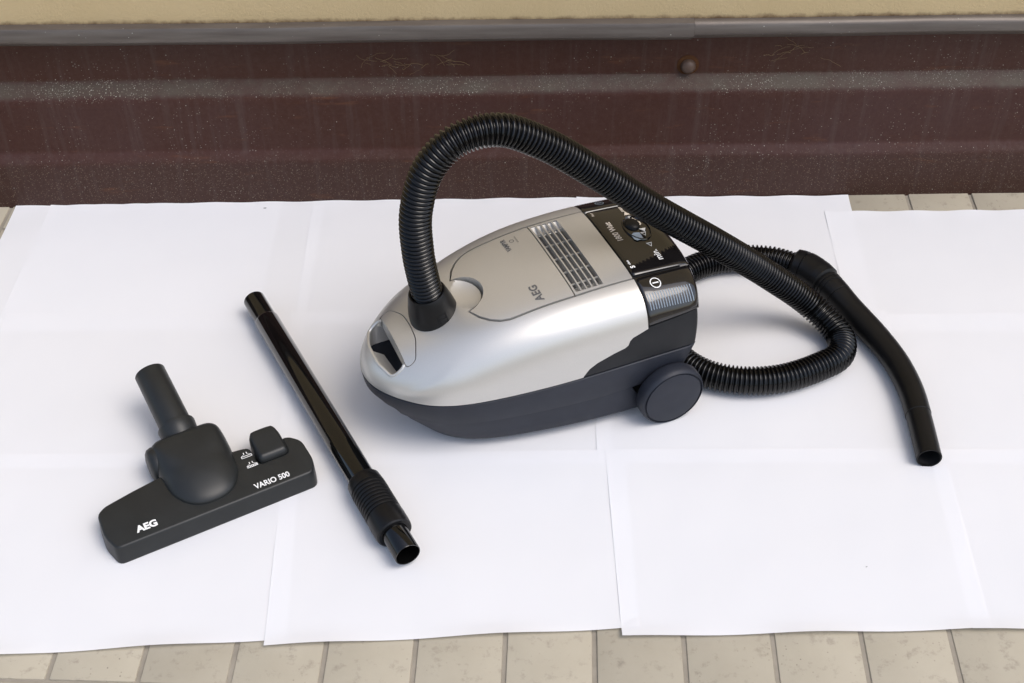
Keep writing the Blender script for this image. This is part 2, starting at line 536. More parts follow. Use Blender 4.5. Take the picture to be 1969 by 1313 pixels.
# ------------------------------------------------------------------ paper sheets
SH = [
 ('R1C0', [(-.7749, 1.7293), (-.36, 1.7352), (-.362, 1.4353), (-.7809, 1.4323)], 0, "white paper sheet in the far left corner, mostly covered by its neighbour"),
 ('R1C1', [(-.7205, 1.7333), (-.2916, 1.7446), (-.2947, 1.4455), (-.7276, 1.4323)], 1, "white paper sheet against the wall at the left, behind the nozzle pipe"),
 ('R1C2', [(-.3118, 1.7420), (.1192, 1.7480), (.1107, 1.4521), (-.3081, 1.4477)], 2, "white paper sheet against the wall left of and behind the vacuum cleaner"),
 ('R1C3', [(.1012, 1.7490), (.5298, 1.7545), (.5225, 1.4543), (.0937, 1.4499)], 1, "white paper sheet against the wall under the far loop of the hose"),
 ('R1C4', [(.4856, 1.7118), (.9075, 1.7171), (.9095, 1.4323), (.4786, 1.4323)], 2, "white paper sheet at far right, set back from the wall with tiles showing behind"),
 ('R2C1', [(-.72, 1.4711), (-.2924, 1.4711), (-.2729, 1.1762), (-.7058, 1.1718)], 3, "white paper sheet in the middle row at the left, under the nozzle pipe"),
 ('R2C2', [(-.315, 1.4745), (.1291, 1.4767), (.129, 1.1806), (-.2992, 1.1762)], 4, "white paper sheet in the middle row under the nose of the vacuum cleaner"),
 ('R2C3', [(.1141, 1.479), (.5314, 1.4767), (.5317, 1.1824), (.1078, 1.1806)], 5, "white paper sheet in the middle row under the rear wheel and the hose bend"),
 ('R2C4', [(.5059, 1.4677), (.9273, 1.4767), (.9271, 1.1782), (.5049, 1.1806)], 4, "white paper sheet in the middle row at the right edge beyond the hose handle"),
 ('R3C1', [(-.69, 1.1969), (-.2705, 1.2013), (-.2528, .9138), (-.6772, .8845)], 5, "white paper sheet in the front row at the left, under the floor nozzle"),
 ('R3C2', [(-.29, 1.1977), (.1436, 1.205), (.1446, .9291), (-.2773, .9038)], 6, "white paper sheet in the front row under the lower end of the tube"),
 ('R3C3', [(.119, 1.205), (.5519, 1.2068), (.5423, .9269), (.1238, .9156)], 7, "empty white paper sheet in the front row, right of the tube"),
 ('R3C4', [(.5321, 1.205), (.9550, 1.205), (.9489, .9202), (.5197, .9262)], 6, "white paper sheet in the front row cut off by the right edge"),
]
NX, NY = 42, 30
sheets = []
for key, q, lev, lab in SH:
    r_ = random.Random(key)
    ph = [r_.uniform(0, 6.28) for _ in range(6)]
    cx = sum(p[0] for p in q) / 4; cy = sum(p[1] for p in q) / 4
    V = []
    for j in range(NY + 1):
        for i in range(NX + 1):
            s, t = i / NX, j / NY
            x = (q[0][0] * (1 - s) + q[1][0] * s) * (1 - t) + (q[3][0] * (1 - s) + q[2][0] * s) * t
            y = (q[0][1] * (1 - s) + q[1][1] * s) * (1 - t) + (q[3][1] * (1 - s) + q[2][1] * s) * t
            back = max(0, 1 - t / .10); fr = max(0, 1 - (1 - t) / .08)
            z = .0008 + lev * .00045
            z += .00022 * (1 + math.sin(s * 7 + ph[0]) * math.sin(t * 6 + ph[1])) + .00006 * (1 + math.sin(s * 23 + t * 9 + ph[5]))
            z += back ** 2 * .0009 * (1 + math.sin(s * 31 + ph[2])) * (key[1] == '1')
            z += fr ** 2 * .0020 * (1 + math.sin(s * 13 + ph[3])) * (key[1] == '3')
            z += max(0, 1 - s / .05) ** 2 * .0003 * (1 + math.sin(t * 11 + ph[4]))
            V.append((x - cx, y - cy, z))
    Fc = [(j * (NX + 1) + i, (j + 1) * (NX + 1) + i, (j + 1) * (NX + 1) + i + 1, j * (NX + 1) + i + 1) for j in range(NY) for i in range(NX)]
    o = mesh_obj("paper_sheet", V, Fc, M['paper'], None, 180)
    o.location = (cx, cy, 0)
    sheets.append(o)
    tag(o, lab, "paper", "paper sheets laid out on the tiles")
PAPER = .0042

# ------------------------------------------------------------------ vacuum cleaner
# local frame: +X to the rear, +Y to the far side (near side is -Y), Z up; v = -y
VA = R(23)
vac = empty("vacuum_cleaner", (.0468, 1.3438, 0), VA)
tag(vac, "silver cylinder vacuum cleaner with black control panel and anthracite base", "vacuum")
NOSE = -.254
def S(u): return .100 + .0105 * sstep(-.2, .1, u)
tau = lambda u: math.sqrt(max(u - NOSE, 0))
_w = [(-.254, 0), (-.2505, .022), (-.238, .046), (-.212, .074), (-.172, .0965), (-.10, .1125), (0, .1220), (.08, .1235), (.17, .1225)]
_t = [(-.254, 0), (-.251, .0135), (-.238, .0300), (-.212, .0465), (-.172, .0650), (-.10, .0880), (-.03, .0965), (.04, .0975), (.09, .0960), (.17, .0905)]
CW = Cubic([tau(a) for a, b in _w], [b for a, b in _w]); CT = Cubic([tau(a) for a, b in _t], [b for a, b in _t])
W = lambda u: max(CW(tau(u)), 1e-4)
TH = lambda u: max(CT(tau(u)), 1e-4)          # height above the seam
def EX(u): return 2.35 + 1.65 * sstep(-.24, .0, u)
def sec(u, phi, ins=0.0):
    n = EX(u); c_, s_ = math.cos(phi), math.sin(phi)
    w, h = W(u) - ins, TH(u) - ins
    v = w * math.copysign(abs(c_) ** (2 / n), c_)
    z = S(u) + h * abs(s_) ** (2 / n)
    return v, z
def ztop(u, v):
    n = EX(u); return S(u) + TH(u) * max(0, 1 - min(1, abs(v) / W(u)) ** n) ** (1 / n)
def phis(n):
    out = []
    for i in range(n + 1):
        x = -1 + 2 * i / n                    # even in between arc pieces of the super-ellipse
        out.append(math.pi / 2 - math.copysign(abs(x) ** 1.0, x) * math.pi / 2)
    return out
def dent(u, v, z):
    """soft crease where the nose flares out of the side"""
    if abs(v) < .03 or u > -.06: return 0.0
    # line in the side view from (u=-.205, z=.122) to (u=-.165, z=.158)
    ax, az, bx, bz = -.212, .118, -.150, .160
    t = ((u - ax) * (bx - ax) + (z - az) * (bz - az)) / ((bx - ax) ** 2 + (bz - az) ** 2)
    dperp = ((u - ax) * (bz - az) - (z - az) * (bx - ax)) / math.hypot(bx - ax, bz - az)
    fade = sstep(-.25, .15, t) * (1 - sstep(.45, 1.1, t))
    side = sstep(-.004, .004, dperp) * math.exp(-max(dperp, 0) / .03)
    return .0022 * fade * side
def shell_mesh(u1, nu=90, nphi=72, top_ins=0.0):
    us = [NOSE + (tau(u1) * (i / nu)) ** 2 for i in range(1, nu + 1)]
    V = [(NOSE, 0, S(NOSE))]; Fc = []
    ph = phis(nphi)
    m = nphi + 1
    for u in us:
        for p in ph:
            v, z = sec(u, p)
            d = dent(u, v, z)
            V.append((u, -(v + math.copysign(d, v)), z))
    for k in range(nphi): Fc.append((0, 1 + k + 1, 1 + k))
    for i in range(nu - 1):
        for k in range(nphi):
            a = 1 + i * m + k
            Fc.append((a, a + 1, a + m + 1, a + m))
    for i in range(nu - 1):                      # underside
        a, b = 1 + i * m, 1 + i * m + m - 1
        Fc.append((a, a + m, b + m, b))
    Fc.append((0, 1, m))
    Fc.append(tuple(range(1 + (nu - 1) * m, 1 + nu * m)))
    return V, Fc

SV, SF = shell_mesh(.0805)
ref = mesh_obj("ref", SV, SF, None, None, None)
ref_bm = bmesh.new(); ref_bm.from_mesh(ref.data); bmesh.ops.triangulate(ref_bm, faces=[f for f in ref_bm.faces if len(f.verts) == 4 and f.normal.z > -.9 or len(f.verts) == 3])
ref_bm.normal_update()
# vertex normals from the outer faces only
outer = [f for f in ref_bm.faces if f.normal.z > -.5 and f.normal.x < .95]
vn = {}
for f in outer:
    for v in f.verts:
        vn[v.index] = vn.get(v.index, Vector()) + f.normal * f.calc_area()
o_idx = [tuple(v.index for v in f.verts) for f in outer]
o_co = [v.co.copy() for v in ref_bm.verts]
ref_bvh = BVHTree.FromPolygons(o_co, o_idx)
ref_bm.free(); bpy.data.objects.remove(ref)
from mathutils.interpolate import poly_3d_calc
SC = ((-.119, 0, .2330), (.0600, .0620, .0540))       # finger scoop: centre, radii
def shell_normals(o, tol=.0005):
    me = o.data
    me.calc_loop_triangles()
    N = []
    for p in me.polygons:
        fn = p.normal
        for li in p.loop_indices:
            co = me.vertices[me.loops[li].vertex_index].co
            hit, hn, idx, dist = ref_bvh.find_nearest(co)
            nn_ = fn
            if idx is not None and dist < tol and hn.dot(fn) > .80:
                f = o_idx[idx]
                w = poly_3d_calc([o_co[i] for i in f], hit)
                q = Vector()
                for i, wt in zip(f, w): q += vn[i].normalized() * wt
                if q.length > 1e-4: nn_ = q.normalized()
            if nn_ is fn:                         # wall of the finger scoop
                e = Vector(((co.x - SC[0][0]) / SC[1][0], (co.y - SC[0][1]) / SC[1][1], (co.z - SC[0][2]) / SC[1][2]))
                if abs(e.length - 1) < .02:
                    g = -Vector((e.x / SC[1][0], e.y / SC[1][1], e.z / SC[1][2])).normalized()
                    if g.dot(fn) > .8: nn_ = g
            N.append(nn_)
    me.shade_smooth()
    me.normals_split_custom_set(N)

def mir(poly): return poly + [(u, -y) for u, y in reversed(poly)]
# lid outline in (u, y)
arc = [(-.125 + .033 * math.cos(a), .033 * math.sin(a)) for a in np.linspace(0, R(82), 9)]
lid_half = arc + [(-.113, .047), (-.104, .058), (-.094, .0655), (-.083, .0695), (-.072, .0705), (-.0, .0735), (.0796, .0735)]
lid_poly = mir(lid_half)
lid_poly = [p for i, p in enumerate(lid_poly) if i == 0 or (Vector(p) - Vector(lid_poly[i - 1])).length > 1e-5]
if (Vector(lid_poly[0]) - Vector(lid_poly[-1])).length < 1e-5: lid_poly.pop()
pocket = [(u + (.02 if u > .079 else 0), y) for u, y in offset_poly(lid_poly, .0029)]
pocket = [(max(u, -.2), y) for u, y in pocket]
# handle hole and flap
hole = rounded([(-.2120, -.047), (-.2125, 0), (-.2120, .047), (-.2290, .046), (-.2385, .018), (-.2385, -.018), (-.2290, -.046)], .009, 5)
flap = rounded([(-.2115, .0505), (-.2115, -.0505), (-.200, -.0505), (-.190, -.024), (-.1885, 0), (-.190, .024), (-.200, .0505)], .006, 4)
under = rounded([(-.186, -.048), (-.186, .048), (-.2290, .046), (-.2385, .018), (-.2385, -.018), (-.2290, -.046)], .008, 5)
flap_pk = offset_poly(flap, .0011)
# side notch, drawn in (u, z), extruded across
notch_uz = [(-.012, .085), (-.0055, .1095), (.002, .1195), (.0125, .1265), (.034, .1345), (.049, .1385), (.0535, .1415), (.0555, .1475), (.0595, .1515), (.085, .1600), (.1, .1645), (.1, .085)]
nv = [(u, -.3, z) for u, z in notch_uz] + [(u, .3, z) for u, z in notch_uz]
nn_ = len(notch_uz)
nf = [tuple(range(nn_ - 1, -1, -1)), tuple(range(nn_, 2 * nn_))] + [(i, (i + 1) % nn_, nn_ + (i + 1) % nn_, nn_ + i) for i in range(nn_)]
# finger scoop in front of the lid
def ellipsoid(c, r, nu=20, nv_=32):
    V = [(c[0], c[1], c[2] + r[2])]; Fc = []
    for i in range(1, nu):
        th = math.pi * i / nu
        for k in range(nv_):
            a = 2 * math.pi * k / nv_
            V.append((c[0] + r[0] * math.sin(th) * math.cos(a), c[1] + r[1] * math.sin(th) * math.sin(a), c[2] + r[2] * math.cos(th)))
    V.append((c[0], c[1], c[2] - r[2]))
    for k in range(nv_):
        Fc.append((0, 1 + k, 1 + (k + 1) % nv_))
        b = 1 + (nu - 2) * nv_
        Fc.append((len(V) - 1, b + (k + 1) % nv_, b + k))
    for i in range(nu - 2):
        for k in range(nv_):
            a, b = 1 + i * nv_ + k, 1 + i * nv_ + (k + 1) % nv_
            Fc.append((a, a + nv_, b + nv_, b))
    return V, Fc
scoop = ellipsoid(SC[0], SC[1], 36, 56)
shell = mesh_obj("silver_shell", SV, SF, M['silver'], vac, None)
boolean(shell, [prism(pocket, .172, .3), prism(flap_pk, .1270, .3), prism(hole, .0, .3), prism(under, .0, .1285), (nv, nf), scoop])
shell_normals(shell)
lid = mesh_obj("lid", SV, SF, M['silver'], vac, None)
# vent recess with ramped ends (trapezoid in the v-z plane)
GU0, GU1 = .0045, .0415
rv = []
for u in (GU0, GU1):
    rv += [(u, -.0700, .215), (u, .0700, .215), (u, .0700, .2015), (u, .0560, .1955), (u, -.0560, .1955), (u, -.0700, .2015)]
rf = [(5, 4, 3, 2, 1, 0), (6, 7, 8, 9, 10, 11)] + [(i, (i + 1) % 6, 6 + (i + 1) % 6, 6 + i) for i in range(6)]
boolean(lid, [prism(lid_poly, .1745, .3)], 'INTERSECT')
boolean(lid, [(rv, rf), box(.0004, .0022, -.09, .09, .1975, .3)])
shell_normals(lid)
def surf_bar(name, pts, wdir, hw, depth, mt, parent, dz=0.0, fn=ztop):
    """bar whose top follows the body surface: pts (u, v), half width along wdir"""
    V = []; Fc = []
    for u, v in pts:
        for sgn in (-1, 1):
            uu, vv = u + wdir[0] * hw * sgn, v + wdir[1] * hw * sgn
            z = fn(uu, vv) + dz
            V.append((uu, -vv, z)); V.append((uu, -vv, z - depth))
    for i in range(len(pts) - 1):
        a, b = i * 4, i * 4 + 4
        Fc += [(a, a + 2, b + 2, b), (a + 1, b + 1, b + 3, a + 3), (a, b, b + 1, a + 1), (a + 2, a + 3, b + 3, b + 2)]
    Fc += [(0, 1, 3, 2), tuple(len(pts) * 4 - 4 + k for k in (0, 2, 3, 1))]
    return mesh_obj(name, V, Fc, mt, parent, 30)
vb = mesh_obj("vent_backing", *box(GU0 + .0003, GU1 - .0003, -.0555, .0555, .1957, .1962), M['vent'], lid, None)
NS = 5
pit = (GU1 - GU0) / NS
for k in range(1, NS):
    u = GU0 + pit * k
    surf_bar("vent_slat", [(u, -.0695 + .139 * i / 14) for i in range(15)], (1, 0), .0009, .0055, M['silver'], lid, .0)
for v in (-.0525, -.026, .002, .030, .0535):
    surf_bar("vent_rib", [(GU0 + (GU1 - GU0) * i / 4, v) for i in range(5)], (0, 1), .0004, .0022, M['silver'], lid, -.0026)
fl = mesh_obj("handle_flap", SV, SF, M['silver'], vac, None)
boolean(fl, [prism(flap, .1290, .3)], 'INTERSECT')
shell_normals(fl)

# rear part: core housing, buttons, control panel
def UE(v): return .1655 - .012 * (abs(v) / .12) ** 2.2
def zcap(u): return .1640 + .085 * (u - .085) * .8 - .0045
def core_mesh():
    us = list(np.linspace(-.03, .0, 3)) + list(np.linspace(.02, .08, 4)) + [.12]
    V = []; Fc = []; m = 0
    def ring(u, shrink, k):
        pts = []
        zc = zcap(u)
        for i in range(9):
            z = S(u) + (zc - S(u)) * i / 8
            n = EX(u); h = (z - S(u)) / TH(u)
            v = (W(u) - .0009) * max(0, 1 - h ** n) ** (1 / n) - shrink
            pts.append((v, z if i else z + shrink * .5))
        pts = pts + [(0, zc)] + [(-v, z) for v, z in reversed(pts)]
        return [((k if k is not None else 0) * 0 + (u if k is None else min(u, UE(v) - k)), -v, z) for v, z in pts]
    rings = [ring(u, 0, None) for u in us]
    # rear rings follow the bowed end, rounded over
    for sh, back in ((0, .0045), (.0012, .0022), (.0035, .0006), (.0070, 0.0)):
        rings.append([(UE(v_) - back - .010 * ((z - .13) / .06) ** 2 * .6, y_, z) for (u_, y_, z) in ring(.16, sh, None) for v_ in (-y_,)])
    for r in rings: V += r
    m = len(rings[0])
    for i in range(len(rings) - 1):
        for k in range(m - 1):
            a = i * m + k
            Fc.append((a, a + 1, a + m + 1, a + m))
        Fc.append((i * m, (i + 1) * m, (i + 1) * m + m - 1, i * m + m - 1))
    Fc.append(tuple(range(m))); Fc.append(tuple(range((len(rings) - 1) * m, len(rings) * m)))
    return V, Fc
mesh_obj("rear_housing", *core_mesh(), M['housing'], vac, 40)

def sec_phi_v(u, v):
    n = EX(u); return math.acos(math.copysign(min(1, abs(v) / W(u)) ** (n / 2), v))
def sec_phi_z(u, z):
    n = EX(u); return math.asin(min(1, (z - S(u)) / TH(u)) ** (n / 2))
def top_piece(name, u0, fphi0, fphi1, mt, nphi=20, raise_=0.0, thick=.007, edge=.0016, bow=0.0):
    """a curved cap piece lying on the body surface between two section angles, edges rounded"""
    nu = 8
    us = [0, .012, .05] + [.2, .4, .6, .8, .93, .98, 1]
    ph = [0, .02, .06] + list(np.linspace(.12, .88, nphi)) + [.94, .98, 1]
    def pt(a, b, ins):
        um = u0 + (.150 - u0) * a
        p0, p1 = fphi0(um), fphi1(um)
        p = p0 + (p1 - p0) * b
        v, z = sec(um, p, ins)
        u = u0 + (UE(v) - u0) * a
        v, z = sec(min(u, .165), p, ins)
        return u, v, z
    def lower(a, b):
        ea = min(a * .075, (1 - a) * .075); eb = min(b, 1 - b) * .06
        d = edge * (math.exp(-ea / .0008) * .8 + math.exp(-eb / .0012) * .8)
        if a > .9: d += .004 * ((a - .9) / .1) ** 2
        return min(d, edge * 2.6)
    V = []; Fc = []; A, B = len(us), len(ph)
    for lay in (0, 1):
        for a in us:
            for b in ph:
                u, v, z = pt(a, b, (lower(a, b) - raise_) if lay == 0 else thick)
                V.append((u, -v, z))
    for i in range(A - 1):
        for k in range(B - 1):
            a = i * B + k
            Fc.append((a, a + 1, a + B + 1, a + B))
            b = A * B + a
            Fc.append((b, b + B, b + B + 1, b + 1))
    for i in range(A - 1):
        for k in (0, B - 1):
            a = i * B + k; Fc.append((a, a + B, A * B + a + B, A * B + a))
    for k in range(B - 1):
        for i in (0, A - 1):
            a = i * B + k; Fc.append((a, a + 1, A * B + a + 1, A * B + a))
    return mesh_obj(name, V, Fc, mt, vac, 50)
U0 = .0825
panel = top_piece("control_panel", U0, lambda u: sec_phi_v(u, .0700), lambda u: sec_phi_v(u, -.0700), M['gloss'], 26, .0006)
btn_n = top_piece("foot_button", U0, lambda u: sec_phi_z(u, zcap(u) + .002), lambda u: sec_phi_v(u, .0735), M['gloss'], 30)
btn_f = top_piece("foot_button", U0, lambda u: math.pi - sec_phi_z(u, zcap(u) + .002), lambda u: sec_phi_v(u, -.0735), M['gloss'], 30)
# dark filler seen in the joints between panel, buttons and shell
core2 = []
V = []; Fc = []
for u in np.linspace(.0775, .150, 8):
    V += [(u, -v, z) for v, z in (sec(u, p, .0045) for p in np.linspace(R(10), R(170), 41))]
for i in range(7):
    for k in range(40):
        a = i * 41 + k; Fc.append((a, a + 1, a + 42, a + 41))
mesh_obj("joint_liner", V, Fc, M['dark'], vac, 60)

# base: layered outlines between the seam and the bottom
_b = [(-.197, 0), (-.193, .026), (-.184, .048), (-.170, .066), (-.147, .083), (-.11, .0965), (-.044, .1085), (.03, .1160), (.16, .118)]
CB = Cubic([math.sqrt(a + .197) for a, b in _b], [b for a, b in _b])
def base_outline(k, u1, n=70):
    """half outline from the nose to u1; k = 0 at the seam, 1 at the bottom"""
    out = []
    for i in range(n + 1):
        f = (i / n) ** 1.0
        ua = NOSE + (tau(u1) * f) ** 2
        ub = -.197 + (math.sqrt(u1 + .197) * f) ** 2
        wa, wb = (W(ua) if i else 0), (max(CB(math.sqrt(max(ub + .197, 0))), 0) if i else 0)
        out.append((ua * (1 - k) + ub * k, wa * (1 - k) + wb * k))
    return out
def base_part(name, layers, u1, mt, end_slope=0.0, close_top=True):
    V = []; Fc = []; rings = []
    for zf, k, ins in layers:
        half = base_outline(k, u1)
        pts = []
        for (u, w) in half:
            z = zf(u)
            uu = u - end_slope * (z - .02) * sstep(u1 - .06, u1, u)
            if not end_slope: uu += ((z - .110) * .38) * sstep(u1 - .05, u1, u); w -= .005 * max(0, (u - u1 + .012) / .012) ** 2
            pts.append((uu + ins * .5 * (1 - sstep(-.25, -.15, u)), w * (1 - ins / .115), z))
        rings.append([(u, -w, z) for u, w, z in pts] + [(u, w, z) for u, w, z in reversed(pts[1:])])
    m = len(rings[0])
    for r in rings: V += r
    for i in range(len(rings) - 1):
        for q in range(m):
            a, b = i * m + q, i * m + (q + 1) % m
            Fc.append((a, b, b + m, a + m))
    # caps as strips
    def cap(o):
        h = m // 2
        Fc.append((o, o + 1, o + m - 1))
        for q in range(1, h):
            Fc.append((o + q, o + q + 1, o + m - q - 1, o + m - q))
    cap(0); cap((len(rings) - 1) * m)
    return mesh_obj(name, V, Fc, mt, vac, 30)
seam = lambda u: S(u) - .0010
ub = base_part("base_band", [(lambda u: S(u) - .0026, 0, .006), (lambda u: S(u) - .0022, 0, .0010), (lambda u: S(u) - .0030, .0, .0001), (lambda u: S(u) - .018, .04, .0003),
    (lambda u: .068 + .006 * sstep(.02, .16, u), .20, .0008), (lambda u: .0605 + .008 * sstep(.02, .16, u), .26, .002), (lambda u: .0590 + .008 * sstep(.02, .16, u), .28, .006)], .1545, M['base'])
lb = base_part("lower_tub", [(lambda u: .0600, .30, .0035), (lambda u: .0480, .46, .0030), (lambda u: .032, .74, .002), (lambda u: .0205, .95, .0005),
    (lambda u: .0165, 1.0, .003), (lambda u: .015, 1.02, .008)], .088, M['base'], .55)
hole_lo = prism(offset_poly(under, .0006), -.05, .3)
boolean(ub, [hole_lo], self_=True); boolean(lb, [hole_lo], self_=True)
fv, ff = prism([(-.2325, .030), (-.2355, .010), (-.2345, -.020), (-.2255, -.042), (-.2135, -.043), (-.2140, -.020), (-.2190, .020)], .097, .112)
fv = [(x, y, z if z < .1 else .107 - (x + .236) * .25) for x, y, z in fv]
mesh_obj('grip_floor', fv, ff, M['silver'], vac, None)
rim = [p for p in offset_poly(hole, .0004) if p[0] < -.2128]
k0 = max(range(len(rim)), key=lambda i: (Vector(rim[i]) - Vector(rim[i - 1])).length)
rim = rim[k0:] + rim[:k0]
rp, _ = resample([(u, y, ztop(u, y) - .0013) for u, y in rim], .002)
V, Fc = sweep(rp, [.0022] * len(rp), 14)
mesh_obj('grip_rim', V, Fc, M['silver'], vac, 70)
mesh_obj("wheel_mount", *box(.050, .148, -.098, .098, .022, .075), M['dark'], vac, None)
for sgn, nm in ((-1, "wheel"), (1, "wheel")):
    cu, cz, yf = .1135, .0455 + .001, .145
    prof = [(.008, .010), (.008, .0405), (.010, .0436), (.013, .0449), (.0235, .0449), (.0272, .0438), (.0295, .0415)]
    V, Fc = lathe((cu, sgn * .1155, cz), (cu, sgn * .2, cz), prof, 72, True, False)
    wv = mesh_obj(nm, V, Fc, M['base'], vac, 35)
    p2 = [(.0295, .0415), (.0272, .0410), (.0272, .0394), (.0294, .0388), (.0300, .036), (.0302, .02), (.0302, .0)]
    V, Fc = lathe((cu, sgn * .1155, cz), (cu, sgn * .2, cz), p2, 72)
    mesh_obj("hub_cap", V, Fc, M['base'], wv, 35)
# front caster, a small roller under the tub
V, Fc = lathe((-.13, -.012, .011 + .004), (-.13, .2, .015), [(0, .004), (0, .011), (.024, .011), (.024, .004)], 24, True, True)
mesh_obj("caster", V, Fc, M['housing'], vac, 35)

# ---- printing on the cleaner
def text_on(name, body, u, v, size, mt, parent, fn=ztop, lift=.00035, bold=0.0, sx=1.0, shear=0.0, spacing=1.0, frame='body', rot=0.0):
    cu = bpy.data.curves.new("txt", 'FONT'); cu.body = body; cu.size = size
    cu.align_x = 'CENTER'; cu.align_y = 'CENTER'; cu.offset = bold; cu.shear = shear; cu.space_character = spacing
    cu.resolution_u = 4
    t = bpy.data.objects.new("txt", cu); COL.objects.link(t)
    dg = bpy.context.evaluated_depsgraph_get(); dg.update()
    me = bpy.data.meshes.new_from_object(t.evaluated_get(dg))
    bpy.data.objects.remove(t)
    cr, sr = math.cos(rot), math.sin(rot)
    for vt in me.vertices:
        x, y = vt.co.x * sx, vt.co.y
        x, y = x * cr - y * sr, x * sr + y * cr
        if frame == 'body':
            uu, vv = u - y, v - x                # reads from the near side to the far side
            vt.co = (uu, -vv, fn(uu, vv) + lift)
        else:
            vt.co = (u + x, v + y, fn(u + x, v + y) + lift)
    me.name = name
    me.materials.clear(); me.materials.append(mt)
    for p in me.polygons: p.use_smooth = False
    return link(bpy.data.objects.new(name, me), parent)
def mark(name, polys, u, v, mt, parent, fn=ztop, lift=.0004, frame='body', rot=0.0):
    """flat printed figure from polygons (each a list of (x, y), or (outer, inner) ring)"""
    V = []; Fc = []
    cr, sr = math.cos(rot), math.sin(rot)
    def add(p):
        x, y = p; x, y = x * cr - y * sr, x * sr + y * cr
        if frame == 'body':
            uu, vv = u - y, v - x; V.append((uu, -vv, fn(uu, vv) + lift))
        else:
            V.append((u + x, v + y, fn(u + x, v + y) + lift))
        return len(V) - 1
    for pg in polys:
        if isinstance(pg, tuple):
            o_, i_ = pg; n = len(o_)
            a = [add(p) for p in o_]; b = [add(p) for p in i_]
            for k in range(n): Fc.append((a[k], a[(k + 1) % n], b[(k + 1) % n], b[k]))
        else:
            Fc.append(tuple(add(p) for p in pg))
    return mesh_obj(name, V, Fc, mt, parent, None)
def ringp(p, k): return (p, [(x * k, y * k) for x, y in p])
def circ(r, n=32): return [(r * math.cos(2 * math.pi * i / n), r * math.sin(2 * math.pi * i / n)) for i in range(n)]
PF = lambda u, v: ztop(min(u, .165), v) + .0006
text_on("lettering", "AEG", -.0395, .0500, .0142, M['grey'], lid, bold=.0005, spacing=1.08)
text_on("lettering", "VAMPYR", -.038, -.050, .0088, M['grey'], lid, spacing=1.0, bold=.0003, sx=.8)
text_on("lettering", "electronic", -.022, -.055, .0036, M['grey'], lid)
mark("emblem", [ringp(circ(.0032, 20), .75)], -.0285, -.0545, M['grey'], lid)
text_on("lettering", "1800 Watt", .0980, -.0155, .0112, M['cream'], panel, PF, sx=.86, bold=.00025)
text_on("lettering", "min.", .1290, .0450, .0125, M['white'], panel, PF, bold=.0001)
text_on("lettering", "max.", .1290, -.0590, .0075, M['cream'], panel, PF, bold=.0002)
text_on("lettering", "S", .0885, .0570, .0085, M['white'], panel, PF, bold=.0004)
text_on("lettering", "class", .0868, .0480, .0046, M['white'], panel, PF, bold=.0001)
text_on("lettering", "filter", .0880, -.0600, .0050, M['cream'], panel, PF)
tri = [(-.0042, -.0038), (.0042, -.0038), (0, .0046)]
mark("marking", [tri], .1312, -.0475, M['cream'], panel, PF, rot=R(-90))
mark("marking", [ringp(tri, .55)], .1300, .0235, M['white'], panel, PF, rot=R(90))
# slider in its oval dish
KU, KV = .1295, -.0135
dish = []
def ell(ra, rb, n=40): return [(ra * math.cos(2 * math.pi * i / n), rb * math.sin(2 * math.pi * i / n)) for i in range(n)]
V = []; Fc = []
prof_d = [(1.06, .0004), (1.03, .0022), (.98, .0024), (.93, .0012), (.90, .0003), (.3, .0003), (.02, .0003)]
for kf, dz in prof_d:
    for x, y in ell(.0255, .0165, 48):
        uu, vv = KU + y * kf, KV + x * kf
        V.append((uu, -vv, PF(uu, vv) + dz - .0002))
for i in range(len(prof_d) - 1):
    for k in range(48):
        a, b = i * 48 + k, i * 48 + (k + 1) % 48
        Fc.append((a, b, b + 48, a + 48))
dish = mesh_obj("slider_dish", V, Fc, M['gloss'], panel, 50)
V, Fc = ellipsoid((KU - .003, -(KV - .008), PF(KU, KV) + .0005), (.0100, .0120, .0055), 14, 28)
knob = mesh_obj("slider_knob", V, Fc, M['satin'], panel, 60)
PK = lambda u, v: PF(u, v) + .0011
mark("slider_plate", [[(-.0085, .0060), (-.0045, .0085), (.0050, .0080), (.0080, .0030), (.0065, -.0045), (-.0070, -.0040)]], .1232, .0040, M['chrome'], panel, PK, .0003)
mark("marking", [ringp([(-.003, -.003), (.003, -.003), (0, .0035)], .6)], .1335, -.0315, M['cream'], panel, PK, rot=R(-90))
mark("marking", [ringp([(-.0058, 0), (-.002, .0044), (.0035, .0040), (.006, -.0005), (.002, -.0042), (-.003, -.004)], .62), [(-.0036, 0), (-.001, .0027), (.0022, .0024), (0, -.0025)]], .1348, -.0215, M['cream'], panel, PK)
mark("marking", [tri], .1345, -.0075, M['white'], panel, PK, rot=R(-30))
mark("marking", [ringp(tri, .55)], .1325, .0020, M['white'], panel, PK, rot=R(90))
BF = lambda u, v: ztop(min(u, .165), v)
mark("power_symbol", [ringp(circ(.0072, 36), .82), [(-.0008, -.0042), (.0008, -.0042), (.0008, .0042), (-.0008, .0042)]], .1045, .0880, M['white'], btn_n, BF, .0006)
for k in range(17):
    u = .0875 + k * .0037
    mark("grip_line", [[(-.0080, -.0006), (.0080, -.0006), (.0080, .0006), (-.0080, .0006)][:], ], u, .1055, M['blueg'], btn_n, BF, .0006) if False else None
    V = []
    for q in range(7):
        v = .0985 + .0155 * q / 6
        for du in (-.0006, .0006): V.append((u + du, -v, BF(u + du, v) + .0003))
    mesh_obj("grip_line", V, [(2 * q, 2 * q + 1, 2 * q + 3, 2 * q + 2) for q in range(6)], M['blueg'], btn_n, None)
    V = []
    for q in range(4):
        v = -.0985 - .007 * q / 3
        for du in (-.0006, .0006): V.append((u + du, -v, BF(u + du, v) + .0003))
    mesh_obj("grip_line", V, [(2 * q, 2 * q + 1, 2 * q + 3, 2 * q + 2) for q in range(3)], M['blueg'], btn_f, None)
